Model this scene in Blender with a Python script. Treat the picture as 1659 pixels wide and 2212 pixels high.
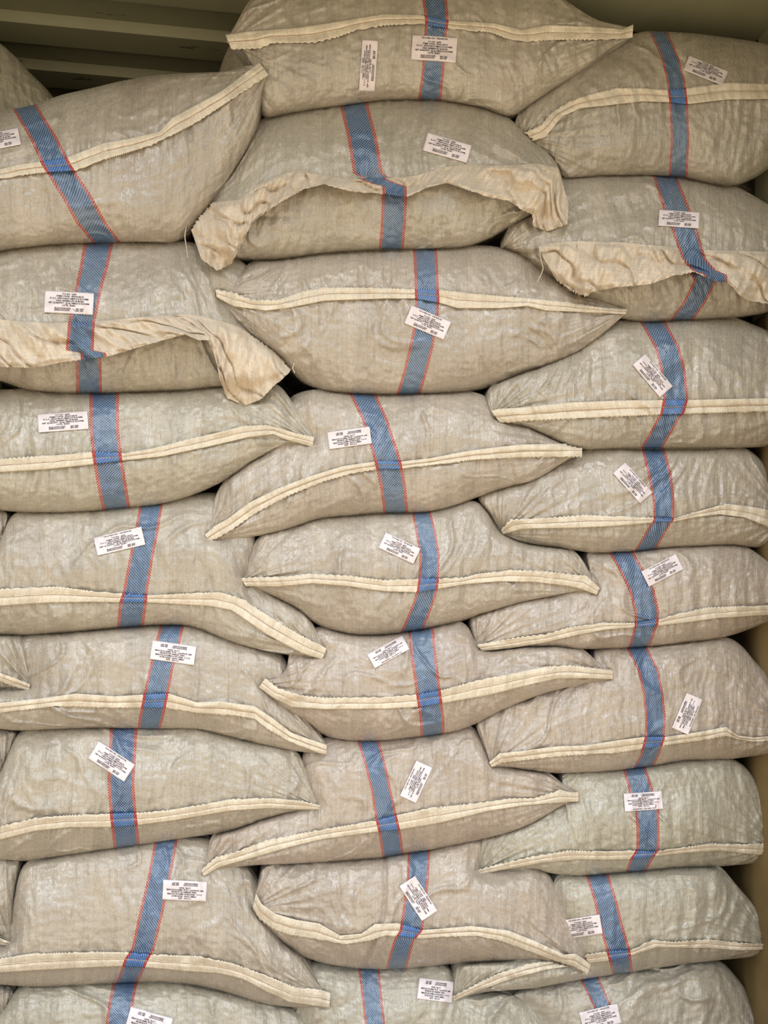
import bpy, math, random
import numpy as np
from mathutils import Vector, Euler, Matrix

# ------------------------------------------------------------------ scene, camera, light
for o in list(bpy.data.objects):
    bpy.data.objects.remove(o)
scene = bpy.context.scene
COL = scene.collection
F_PX = 1600.0
CAM = np.array([0.0, -1.55, 1.17])
YAW, ROLL, PITCH = math.radians(-7.0), math.radians(1.2), 0.0
cd = bpy.data.cameras.new('camera')
cd.sensor_fit = 'VERTICAL'
cd.sensor_height = 36.0
cd.lens = 36.0 * F_PX / 2212.0
cam = bpy.data.objects.new('camera', cd)
COL.objects.link(cam)
rot = Matrix.Rotation(YAW, 3, 'Z') @ Matrix.Rotation(math.radians(90) + PITCH, 3, 'X') @ Matrix.Rotation(ROLL, 3, 'Z')
cam.matrix_world = Matrix.Translation(Vector(CAM)) @ rot.to_4x4()
cd.clip_start = 0.05
scene.camera = cam
RM = np.array(rot)

scene.view_settings.view_transform = 'Standard'
scene.view_settings.look = 'None'
scene.view_settings.gamma = 1.0
scene.view_settings.use_curve_mapping = False
scene.view_settings.exposure = 0.0

world = bpy.data.worlds.new('open_sky')
scene.world = world
world.use_nodes = True
bg = world.node_tree.nodes['Background']
_nt = world.node_tree
_tc = _nt.nodes.new('ShaderNodeTexCoord'); _sx = _nt.nodes.new('ShaderNodeSeparateXYZ'); _cr = _nt.nodes.new('ShaderNodeValToRGB')
_nt.links.new(_tc.outputs['Generated'], _sx.inputs[0]); _nt.links.new(_sx.outputs[2], _cr.inputs[0]); _nt.links.new(_cr.outputs[0], bg.inputs[0])
_el = _cr.color_ramp.elements
_el[0].position = 0.0; _el[0].color = (0.26, 0.24, 0.19, 1)          # trees and yard along the horizon
_el[1].position = 1.0; _el[1].color = (0.72, 0.86, 1.0, 1)
for _p, _c in ((0.20, (0.27, 0.26, 0.23, 1)), (0.42, (0.86, 0.93, 1.0, 1)), (0.65, (1.45, 1.45, 1.45, 1))):
    _q = _el.new(_p); _q.color = _c
bg.inputs[1].default_value = 2.3

sd = bpy.data.lights.new('sun', 'SUN')
sd.energy = 2.4
sd.angle = math.radians(3)
sd.color = (1.0, 0.93, 0.82)
so = bpy.data.objects.new('sun', sd)
so.rotation_euler = Euler((math.radians(-5), math.radians(42), 0))   # stands beside the container, never shining into the door
COL.objects.link(so)


def P(px, py, y):
    """points of the place seen in direction (px, py) at the depth y"""
    px = np.asarray(px, float); py = np.asarray(py, float)
    d = np.stack([px - 829.5, -(py - 1106.0), np.full(px.shape, -F_PX)], -1) @ RM.T
    t = (y - CAM[1]) / d[..., 1]
    return CAM + d * t[..., None]


# ------------------------------------------------------------------ noise
_rng = np.random.RandomState(7)
_perm = np.tile(_rng.permutation(512), 3)
_ang = _rng.rand(512) * 2 * math.pi


def noise(x, y, seed=0):
    x = np.asarray(x, float) + seed * 17.37; y = np.asarray(y, float) + seed * 5.71
    xi = np.floor(x).astype(int); yi = np.floor(y).astype(int)
    fx = x - xi; fy = y - yi
    u = fx * fx * fx * (fx * (fx * 6 - 15) + 10); v = fy * fy * fy * (fy * (fy * 6 - 15) + 10)

    def g(ix, iy, dx, dy):
        a = _ang[_perm[(_perm[ix % 512] + iy) % 512]]
        return np.cos(a) * dx + np.sin(a) * dy
    n0 = g(xi, yi, fx, fy) * (1 - u) + g(xi + 1, yi, fx - 1, fy) * u
    n1 = g(xi, yi + 1, fx, fy - 1) * (1 - u) + g(xi + 1, yi + 1, fx - 1, fy - 1) * u
    return (n0 * (1 - v) + n1 * v) * 1.5


def ridge(x, y, seed=0):
    return 1.0 - np.abs(noise(x, y, seed)) * 2.2


def sstep(a, b, x):
    t = np.clip((x - a) / (b - a), 0, 1)
    return t * t * (3 - 2 * t)


# ------------------------------------------------------------------ materials
def new_mat(name):
    m = bpy.data.materials.new(name)
    m.use_nodes = True
    nt = m.node_tree
    for n in list(nt.nodes):
        nt.nodes.remove(n)
    return m, nt


class NB:
    def __init__(s, nt):
        s.nt = nt

    def n(s, t, **kw):
        nd = s.nt.nodes.new(t)
        for k, v in kw.items():
            if k.startswith('i_'):
                nd.inputs[int(k[2:])].default_value = v
            else:
                setattr(nd, k, v)
        return nd

    def l(s, a, b):
        s.nt.links.new(a, b)

    def math(s, op, a, b=None, c=None, clamp=False):
        nd = s.n('ShaderNodeMath', operation=op, use_clamp=clamp)
        for i, q in enumerate((a, b, c)):
            if q is None:
                continue
            if isinstance(q, (int, float)):
                nd.inputs[i].default_value = q
            else:
                s.l(q, nd.inputs[i])
        return nd.outputs[0]

    def mix(s, fac, a, b, blend='MIX'):
        nd = s.n('ShaderNodeMix', data_type='RGBA', blend_type=blend)
        for i, q in ((0, fac), (6, a), (7, b)):
            if isinstance(q, (int, float)):
                nd.inputs[i].default_value = q
            elif isinstance(q, tuple):
                nd.inputs[i].default_value = q if len(q) == 4 else q + (1,)
            else:
                s.l(q, nd.inputs[i])
        return nd.outputs[2]

    def ramp(s, x, lo, hi, a=0.0, b=1.0):
        nd = s.n('ShaderNodeMapRange', interpolation_type='SMOOTHSTEP')
        s.l(x, nd.inputs[0])
        nd.inputs[1].default_value = lo; nd.inputs[2].default_value = hi
        nd.inputs[3].default_value = a; nd.inputs[4].default_value = b
        return nd.outputs[0]


def cloth_mat(name, base, base2, stain, hem=False, vivid=False):
    m, nt = new_mat(name)
    b = NB(nt)
    out = b.n('ShaderNodeOutputMaterial')
    pb = b.n('ShaderNodeBsdfPrincipled')
    b.l(pb.outputs[0], out.inputs[0])
    wv = b.n('ShaderNodeAttribute', attribute_name='weave')
    sp = b.n('ShaderNodeSeparateXYZ'); b.l(wv.outputs['Vector'], sp.inputs[0])
    U, V, SD = sp.outputs
    st = b.n('ShaderNodeAttribute', attribute_name='stripe')
    ss = b.n('ShaderNodeSeparateXYZ'); b.l(st.outputs['Vector'], ss.inputs[0])
    A, B, TN = ss.outputs
    tape = 0.0026

    def combo(x, y, z=None):
        c = b.n('ShaderNodeCombineXYZ')
        for i, q in enumerate((x, y, z)):
            if q is None: continue
            if isinstance(q, (int, float)): c.inputs[i].default_value = q
            else: b.l(q, c.inputs[i])
        return c.outputs[0]
    fu = b.math('FLOOR', b.math('DIVIDE', U, tape)); fv = b.math('FLOOR', b.math('DIVIDE', V, tape))
    # tone of every single tape, warp and weft
    wn = b.n('ShaderNodeTexWhiteNoise', noise_dimensions='2D'); b.l(combo(fu, SD), wn.inputs['Vector'])
    wn2 = b.n('ShaderNodeTexWhiteNoise', noise_dimensions='2D'); b.l(combo(fv, b.math('ADD', SD, 31.7)), wn2.inputs['Vector'])
    wn3 = b.n('ShaderNodeTexWhiteNoise', noise_dimensions='3D'); b.l(combo(fu, fv, SD), wn3.inputs['Vector'])
    # slow drift of tone
    n1 = b.n('ShaderNodeTexNoise', noise_dimensions='3D'); b.l(combo(b.math('MULTIPLY', U, 26.0), b.math('MULTIPLY', V, 3.5), SD), n1.inputs['Vector'])
    n1.inputs['Scale'].default_value = 1.0; n1.inputs['Detail'].default_value = 4.0
    n2 = b.n('ShaderNodeTexNoise', noise_dimensions='3D'); b.l(combo(U, V, SD), n2.inputs['Vector'])
    n2.inputs['Scale'].default_value = 5.5; n2.inputs['Detail'].default_value = 5.0; n2.inputs['Roughness'].default_value = 0.62
    n3 = b.n('ShaderNodeTexNoise', noise_dimensions='3D'); b.l(combo(U, V, SD), n3.inputs['Vector'])
    n3.inputs['Scale'].default_value = 190.0; n3.inputs['Detail'].default_value = 2.0
    col = b.mix(b.ramp(n1.outputs[0], 0.3, 0.7), base, base2)
    col = b.mix(b.ramp(n2.outputs[0], 0.52, 0.78, 0.0, 0.5 if not hem else 0.5), col, stain)
    tv = b.math('ADD', b.math('ADD', b.math('MULTIPLY', wn.outputs[0], 0.10), b.math('MULTIPLY', wn2.outputs[0], 0.07)), b.math('MULTIPLY', wn3.outputs[0], 0.10))
    tv = b.math('ADD', tv, b.math('MULTIPLY', b.ramp(n3.outputs[0], 0.3, 0.7), 0.10))
    tv = b.math('ADD', tv, 0.80)
    gray = combo(tv, tv, tv)
    col = b.mix(1.0, col, gray, 'MULTIPLY')
    if not hem:
        col = b.mix(b.ramp(TN, -1.0, 1.0), b.mix(1.0, col, (0.955, 0.99, 0.985), 'MULTIPLY'), b.mix(1.0, col, (0.97, 0.915, 0.935), 'MULTIPLY'))
    # tiny dark specks
    vo = b.n('ShaderNodeTexVoronoi', feature='F1'); b.l(combo(U, V, SD), vo.inputs['Vector']); vo.inputs['Scale'].default_value = 55.0
    spk = b.ramp(vo.outputs['Distance'], 0.03, 0.075, 1.0, 0.0)
    spk = b.math('MULTIPLY', spk, b.math('GREATER_THAN', n2.outputs[0], 0.60))
    col = b.mix(b.math('MULTIPLY', spk, 0.35), col, (0.13, 0.08, 0.06))
    # woven stripe: A runs -1..1 across it, B in metres along it
    aa = b.math('ABSOLUTE', A)
    inside = b.math('LESS_THAN', aa, 1.0)
    core = b.math('LESS_THAN', aa, 0.77)
    ca = b.math('FLOOR', b.math('MULTIPLY', b.math('ADD', A, 3.0), 10.0))
    cb = b.math('FLOOR', b.math('DIVIDE', B, 0.0029))
    chk = b.math('PINGPONG', b.math('ADD', ca, cb), 1.0)
    dark = (0.012, 0.040, 0.135) if not vivid else (0.022, 0.085, 0.30)
    lite = (0.20, 0.30, 0.42) if not vivid else (0.15, 0.29, 0.56)
    blue = b.mix(chk, dark, lite)
    blue = b.mix(b.ramp(n2.outputs[0], 0.42, 0.72, 0.0, 0.35), blue, (0.25, 0.30, 0.32))
    red = b.mix(chk, (0.27, 0.022, 0.026), (0.56, 0.24, 0.19) if not vivid else (0.55, 0.10, 0.09))
    sc = b.mix(core, red, blue)
    col = b.mix(inside, col, sc)
    b.l(col, pb.inputs['Base Color'])
    pb.inputs['Roughness'].default_value = 0.42 if not hem else 0.5
    pb.inputs['Specular IOR Level'].default_value = 0.85 if not hem else 0.45
    rr = b.math('ADD', b.math('MULTIPLY', wn3.outputs[0], 0.20), 0.24 if not hem else 0.42)
    b.l(rr, pb.inputs['Roughness'])
    if not hem:
        fv3 = b.math('FLOOR', b.math('DIVIDE', V, tape * 2.2))
        wg = b.n('ShaderNodeTexWhiteNoise', noise_dimensions='3D'); b.l(combo(fu, fv3, b.math('ADD', SD, 5.5)), wg.inputs['Vector'])
        ng = b.n('ShaderNodeTexNoise', noise_dimensions='3D'); b.l(combo(b.math('MULTIPLY', U, 40.0), b.math('MULTIPLY', V, 14.0), SD), ng.inputs['Vector'])
        ng.inputs['Scale'].default_value = 1.0; ng.inputs['Detail'].default_value = 3.0
        gl = b.math('MULTIPLY', b.ramp(wg.outputs[0], 0.40, 0.85), b.ramp(ng.outputs[0], 0.45, 0.62))
        gl = b.math('MULTIPLY', gl, b.math('SUBTRACT', 1.0, b.math('MULTIPLY', inside, 0.6)))
        b.l(gl, pb.inputs['Coat Weight']); pb.inputs['Coat Roughness'].default_value = 0.16; pb.inputs['Coat IOR'].default_value = 1.75
    # relief: basket weave, crumple
    k = 2 * math.pi / (2 * tape)
    wz = b.math('MULTIPLY', b.math('SINE', b.math('MULTIPLY', U, k)), b.math('SINE', b.math('MULTIPLY', V, k)))
    n4 = b.n('ShaderNodeTexNoise', noise_dimensions='3D'); b.l(combo(b.math('MULTIPLY', U, 150.0), b.math('MULTIPLY', V, 60.0), SD), n4.inputs['Vector'])
    n4.inputs['Scale'].default_value = 1.0; n4.inputs['Detail'].default_value = 3.0; n4.inputs['Roughness'].default_value = 0.6
    h = b.math('ADD', b.math('MULTIPLY', wz, 0.00022), b.math('MULTIPLY', n4.outputs[0], 0.0030))
    h = b.math('ADD', h, b.math('MULTIPLY', wn3.outputs[0], 0.00030))
    n5 = b.n('ShaderNodeTexNoise', noise_dimensions='3D'); b.l(combo(b.math('MULTIPLY', U, 58.0), b.math('MULTIPLY', V, 9.0), SD), n5.inputs['Vector'])
    n5.inputs['Scale'].default_value = 1.0; n5.inputs['Detail'].default_value = 4.0; n5.inputs['Roughness'].default_value = 0.55; n5.inputs['Distortion'].default_value = 0.6
    h = b.math('ADD', h, b.math('MULTIPLY', n5.outputs[0], 0.0090 if not hem else 0.004))
    bp = b.n('ShaderNodeBump'); bp.inputs['Strength'].default_value = 0.55; bp.inputs['Distance'].default_value = 1.0
    b.l(h, bp.inputs['Height']); b.l(bp.outputs[0], pb.inputs['Normal'])
    return m


M_BODY = cloth_mat('woven_cloth', (0.485, 0.435, 0.352), (0.415, 0.372, 0.302), (0.31, 0.245, 0.205))
M_HEM = cloth_mat('hem_cloth', (0.745, 0.67, 0.54), (0.665, 0.59, 0.47), (0.56, 0.41, 0.30), hem=True, vivid=True)
M_FLAP = cloth_mat('flap_cloth', (0.68, 0.585, 0.465), (0.61, 0.52, 0.41), (0.50, 0.37, 0.30), hem=True)


def simple_mat(name, col, rough=0.6, spec=0.4, noise_amt=0.0, scale=20.0, col2=None, bump=0.0):
    m, nt = new_mat(name)
    b = NB(nt)
    out = b.n('ShaderNodeOutputMaterial'); pb = b.n('ShaderNodeBsdfPrincipled'); b.l(pb.outputs[0], out.inputs[0])
    pb.inputs['Roughness'].default_value = rough; pb.inputs['Specular IOR Level'].default_value = spec
    tc = b.n('ShaderNodeTexCoord')
    nz = b.n('ShaderNodeTexNoise'); nz.inputs['Scale'].default_value = scale; nz.inputs['Detail'].default_value = 5.0
    b.l(tc.outputs['Object'], nz.inputs['Vector'])
    c2 = col2 or tuple(q * (1 - noise_amt) for q in col)
    b.l(b.mix(b.ramp(nz.outputs[0], 0.35, 0.7), col, c2), pb.inputs['Base Color'])
    if bump:
        bp = b.n('ShaderNodeBump'); bp.inputs['Strength'].default_value = 0.5; bp.inputs['Distance'].default_value = bump
        b.l(nz.outputs[0], bp.inputs['Height']); b.l(bp.outputs[0], pb.inputs['Normal'])
    return m


M_STICKER = simple_mat('sticker_paper', (0.80, 0.72, 0.74), 0.38, 0.5, 0.06, 30)
M_INK = simple_mat('black_ink', (0.012, 0.010, 0.014), 0.6, 0.2)
M_THREAD = simple_mat('thread', (0.50, 0.36, 0.25), 0.8, 0.2, 0.3, 200)
M_TWINE = simple_mat('loose_twine', (0.62, 0.54, 0.40), 0.8, 0.2, 0.2, 200)
M_KRAFT = simple_mat('kraft_paper', (0.20, 0.14, 0.058), 0.75, 0.25, 0.25, 6)
M_GROUND = simple_mat('dry_ground', (0.55, 0.44, 0.31), 0.95, 0.1, 0.2, 0.6)
M_FLOOR = simple_mat('plywood_floor', (0.22, 0.13, 0.07), 0.8, 0.2, 0.3, 9)


def paint_mat():
    m, nt = new_mat('olive_container_paint')
    b = NB(nt)
    out = b.n('ShaderNodeOutputMaterial'); pb = b.n('ShaderNodeBsdfPrincipled'); b.l(pb.outputs[0], out.inputs[0])
    tc = b.n('ShaderNodeTexCoord')
    nz = b.n('ShaderNodeTexNoise'); nz.inputs['Scale'].default_value = 3.0; nz.inputs['Detail'].default_value = 6.0
    b.l(tc.outputs['Object'], nz.inputs['Vector'])
    mp = b.n('ShaderNodeMapping'); mp.inputs['Scale'].default_value = (6, 30, 20)
    b.l(tc.outputs['Object'], mp.inputs['Vector'])
    rz = b.n('ShaderNodeTexNoise'); rz.inputs['Scale'].default_value = 1.0; rz.inputs['Detail'].default_value = 7.0; rz.inputs['Roughness'].default_value = 0.7
    b.l(mp.outputs[0], rz.inputs['Vector'])
    col = b.mix(b.ramp(nz.outputs[0], 0.3, 0.7), (0.30, 0.29, 0.18), (0.235, 0.225, 0.135))
    col = b.mix(b.ramp(rz.outputs[0], 0.655, 0.69), col, (0.07, 0.028, 0.012))
    b.l(col, pb.inputs['Base Color'])
    pb.inputs['Roughness'].default_value = 0.5
    pb.inputs['Specular IOR Level'].default_value = 0.35
    return m


M_PAINT = paint_mat()


# ------------------------------------------------------------------ mesh helpers
def mesh_obj(name, verts, faces, mat, parent=None, attrs=None, smooth=True, origin=(0, 0, 0)):
    verts = np.asarray(verts, float) - np.asarray(origin, float)
    me = bpy.data.meshes.new(name)
    if isinstance(faces, np.ndarray):
        n, k = faces.shape
        me.vertices.add(len(verts)); me.vertices.foreach_set('co', verts.astype(np.float32).ravel())
        me.loops.add(n * k); me.loops.foreach_set('vertex_index', faces.astype(np.int32).ravel())
        me.polygons.add(n); me.polygons.foreach_set('loop_start', np.arange(0, n * k, k, dtype=np.int32))
        me.update(calc_edges=True); me.validate()
    else:
        me.from_pydata([tuple(v) for v in verts], [], faces)
    if smooth:
        me.shade_smooth()
    else:
        me.shade_flat()
    for nm, arr in (attrs or {}).items():
        at = me.attributes.new(nm, 'FLOAT_VECTOR', 'POINT')
        at.data.foreach_set('vector', np.asarray(arr, np.float32).ravel())
    me.materials.append(mat)
    o = bpy.data.objects.new(name, me)
    COL.objects.link(o)
    if parent is not None:
        o.parent = parent
    else:
        o.location = origin
    return o


def grid_faces(nr, nc, off=0):
    i = np.arange(nr - 1)[:, None] * nc + np.arange(nc - 1)[None, :] + off
    return np.stack([i, i + nc, i + nc + 1, i + 1], -1).reshape(-1, 4)


def tube(points, r, n=6):
    pts = np.asarray(points, float)
    t = np.gradient(pts, axis=0); t /= np.linalg.norm(t, axis=1)[:, None] + 1e-9
    up = np.array([0.0, 1.0, 0.02])
    a = np.cross(t, up); a /= np.linalg.norm(a, axis=1)[:, None] + 1e-9
    c = np.cross(t, a)
    th = np.linspace(0, 2 * math.pi, n, endpoint=False)
    v = pts[:, None] + r * (np.cos(th)[None, :, None] * a[:, None] + np.sin(th)[None, :, None] * c[:, None])
    V = v.reshape(-1, 3); fs = []
    for i in range(len(pts) - 1):
        for j in range(n):
            fs.append((i * n + j, i * n + (j + 1) % n, (i + 1) * n + (j + 1) % n, (i + 1) * n + j))
    return V, np.array(fs)


def structure(name, V, Fc, mat, smooth=False):
    o = mesh_obj(name, V, Fc, mat, smooth=smooth)
    o['kind'] = 'structure'
    return o


# ------------------------------------------------------------------ the container
XL, XR, YF, YB, ZR = -1.24, 1.13, -0.45, 5.2, 2.385


def extrude_profile(pr, axis, a, b_):
    """pr: list of 2D points; swept from a to b_ along axis"""
    V = []
    for s in (a, b_):
        for p in pr:
            V.append((s, p[0], p[1]) if axis == 'x' else (p[0], p[1], s))
    n = len(pr)
    return V, np.array([(i, i + 1, n + i + 1, n + i) for i in range(n - 1)])


# ceiling: shallow trapezoidal ribs running across, flat plate by the right-hand side near the doors
pr = [(YF, ZR)]
y = -0.40
pitch = 0.205
while y < YB:
    pr += [(y, ZR), (y + 0.085, ZR), (y + 0.110, ZR + 0.024), (y + 0.196, ZR + 0.024)]
    y += pitch
V, Fc = extrude_profile(pr, 'x', XL - 0.05, XR + 0.05)
structure('ceiling', V, Fc, M_PAINT)
# flat plate with thickness
def box(x0, x1, y0, y1, z0, z1):
    V = [(x, y, z) for x in (x0, x1) for y in (y0, y1) for z in (z0, z1)]
    Fc = np.array([(0, 1, 3, 2), (4, 6, 7, 5), (0, 4, 5, 1), (2, 3, 7, 6), (0, 2, 6, 4), (1, 5, 7, 3)])
    return V, Fc
V, Fc = box(0.35, XR, YF, 0.20, ZR - 0.012, ZR - 0.002)
structure('trim_1', V, Fc, M_PAINT)
V, Fc = box(XL - 0.06, XR + 0.06, YF - 0.1, YF, ZR - 0.05, ZR + 0.16)
structure('trim_2', V, Fc, M_PAINT)
def wall_profile(x0, sgn):
    pr = []; y = YF
    while y < YB:
        pr += [(x0, y), (x0, y + 0.072), (x0 + sgn * 0.036, y + 0.14), (x0 + sgn * 0.036, y + 0.21)]
        y += 0.278
    return pr
V, Fc = extrude_profile(wall_profile(XL, -1), 'z', -0.16, ZR + 0.06)
structure('wall_left', V, Fc, M_PAINT)
V, Fc = extrude_profile(wall_profile(XR, 1), 'z', -0.16, ZR + 0.06)
structure('wall_right', V, Fc, M_PAINT)
V, Fc = box(XL - 0.05, XR + 0.05, YB - 0.05, YB, -0.16, ZR + 0.05)
structure('wall_back', V, Fc, M_PAINT)
V, Fc = box(XL - 0.05, XR + 0.05, YF - 0.08, YB, -0.21, -0.15)
structure('floor', V, Fc, M_FLOOR)
V, Fc = box(-40, 40, -60, YF - 0.1, -0.72, -0.6)
g_ = structure('ground', V, Fc, M_GROUND)

# kraft paper sheet hanging on the right wall
yy = np.linspace(YF + 0.02, 2.6, 160); zz = np.linspace(-0.145, 1.66, 60)
Y, Z = np.meshgrid(yy, zz)
X = XR - 0.022 - 0.014 * noise(Y * 7, Z * 0.9, 3) - 0.010 * np.sin(Y * 22 + 0.6 * noise(Y * 2, Z * 2, 4)) - 0.004 * noise(Y * 25, Z * 4, 5)
V = np.stack([X, Y, Z], -1).reshape(-1, 3)
ko = mesh_obj('kraft_paper_sheet', V, grid_faces(60, 160), M_KRAFT, origin=(XR - 0.02, 0.6, -0.15))
ko['label'] = 'brown kraft paper sheet lining the side wall to the right of the sacks'
ko['category'] = 'paper lining'
sm = ko.modifiers.new('s', 'SOLIDIFY'); sm.thickness = 0.001

# ------------------------------------------------------------------ sacks
CELL = 3.0
GX0, GY0 = -700.0, -300.0
GNX, GNY = int(3200 / CELL), int(3000 / CELL)
GM = np.full((GNY, GNX), -9.0)      # how deep things lying in front already reach


def poly(pts, n, smooth=True):
    p = np.asarray(pts, float)
    d = np.r_[0, np.cumsum(np.hypot(*np.diff(p, axis=0).T))]
    t = np.linspace(0, d[-1], n)
    q = np.stack([np.interp(t, d, p[:, 0]), np.interp(t, d, p[:, 1])], -1)
    if smooth:
        k = max(1, n // 60)
        for _ in range(3):
            w = np.copy(q)
            for s in range(1, k + 1):
                w[k:-k] += q[k - s:-k - s] + (q[k + s:len(q) - k + s])
            w[k:-k] /= (2 * k + 1)
            q[k:-k] = w[k:-k]
    return q


def splat(px, py, dep, x0, y0, nx, ny, fn, init):
    g = np.full((ny, nx), init)
    ix = np.clip(((px - x0) / CELL).astype(int), 0, nx - 1); iy = np.clip(((py - y0) / CELL).astype(int), 0, ny - 1)
    fn.at(g, (iy.ravel(), ix.ravel()), dep.ravel())
    return g


def fill(g, bad, iters):
    g = g.copy(); ok = ~bad
    for _ in range(iters):
        if ok.all(): break
        s = np.zeros_like(g); c = np.zeros_like(g)
        gp = np.where(ok, g, 0); p = np.pad(gp, 1); q = np.pad(ok.astype(float), 1)
        for dy in (0, 1, 2):
            for dx in (0, 1, 2):
                s += p[dy:dy + g.shape[0], dx:dx + g.shape[1]]; c += q[dy:dy + g.shape[0], dx:dx + g.shape[1]]
        new = (~ok) & (c > 0)
        g[new] = (s / np.maximum(c, 1))[new]
        ok = ok | new
    return g


def sample(g, px, py, x0, y0):
    ny, nx = g.shape
    fx = np.clip((px - x0) / CELL - 0.5, 0, nx - 1.001); fy = np.clip((py - y0) / CELL - 0.5, 0, ny - 1.001)
    ix = fx.astype(int); iy = fy.astype(int); a = fx - ix; b = fy - iy
    return (g[iy, ix] * (1 - a) + g[iy, ix + 1] * a) * (1 - b) + (g[iy + 1, ix] * (1 - a) + g[iy + 1, ix + 1] * a) * b


def blur(a, k0, k1):
    for ax, k in ((0, k0), (1, k1)):
        for _ in range(2):
            w = np.ones(2 * k + 1) / (2 * k + 1)
            a = np.apply_along_axis(lambda m: np.convolve(np.pad(m, k, mode='edge'), w, 'valid'), ax, a)
    return a


def stripe_at(st, py):
    """centre and half width of the woven stripe at height py"""
    s = np.asarray(sorted(st), float)
    c = np.interp(py, s[:, 0], s[:, 1]); h = np.interp(py, s[:, 0], s[:, 2])
    m0 = (s[1, 1] - s[0, 1]) / (s[1, 0] - s[0, 0]); m1 = (s[-1, 1] - s[-2, 1]) / (s[-1, 0] - s[-2, 0])
    c = np.where(py < s[0, 0], s[0, 1] + (py - s[0, 0]) * m0, c)
    c = np.where(py > s[-1, 0], s[-1, 1] + (py - s[-1, 0]) * m1, c)
    return c, h


PXM = 1.0 / 1032.0
NU, NV = 300, 120


# text of the stickers
def text_mesh(body):
    c = bpy.data.curves.new('t', 'FONT'); c.body = body; c.size = 1.0; c.resolution_u = 1; c.offset = 0.028
    o = bpy.data.objects.new('t', c); COL.objects.link(o)
    bpy.context.view_layer.update()
    dg = bpy.context.evaluated_depsgraph_get()
    me = bpy.data.meshes.new_from_object(o.evaluated_get(dg))
    v = np.array([q.co[:2] for q in me.vertices]); f = [tuple(p.vertices) for p in me.polygons]
    bpy.data.objects.remove(o); bpy.data.curves.remove(c); bpy.data.meshes.remove(me)
    return v, f


LINES_A = [('P.O NO : 2658', .36, .64, .07), ('ITEMS CODE : SF269128-03', .24, .79, .17), ('D.O.C : SF269128-03 HIBISCUS FLOWER', .11, .90, .275),
           ('ORIG. NIGERIA (55 LB BAGS)', .23, .80, .38), ('NET QUANTITY : 25 kg. HIBISCUS FLOWER', .08, .92, .485), ('LOTE : 82401', .37, .63, .59),
           ('PRODUCTION DATE :', .21, .55, .73), ('JAN, 2024', .64, .80, .73), ('EXPIRATION DATE :', .21, .53, .815), ('JAN, 2027', .64, .80, .815)]
LINES_B = [('F.D.A REG. NO : 15814270158', .21, .78, .06)] + [(t, a, b_, 0.14 + y_ * 0.86) for t, a, b_, y_ in LINES_A]
_tm = {}


def text_layout(lines, ch):
    VV, FF, n = [], [], 0
    for t, x0, x1, yt in lines:
        if t not in _tm: _tm[t] = text_mesh(t)
        v, f = _tm[t]
        mn = v[:, 0].min(); mx = v[:, 0].max()
        q = np.stack([x0 + (v[:, 0] - mn) / (mx - mn) * (x1 - x0), yt + ch * (1 - v[:, 1] / 0.7)], -1)
        VV.append(q); FF += [tuple(i + n for i in p) for p in f]; n += len(q)
    return np.concatenate(VV), FF


TXT = {'A': text_layout(LINES_A, 0.072), 'B': text_layout(LINES_B, 0.062)}
GROUP = 'filled woven sacks stacked in the container'
sack_no = 0
# mauve dust (+) or greenish new cloth (-), sack by sack
TINT = {3: -0.3, 8: -0.4, 10: 0.25, 14: 0.7, 15: 1.0, 19: 0.7, 20: 1.0, 21: -1.0, 22: 0.6, 24: 0.2, 25: -0.6, 26: -0.5, 27: -0.6, 28: -0.3, 32: -0.9}


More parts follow.
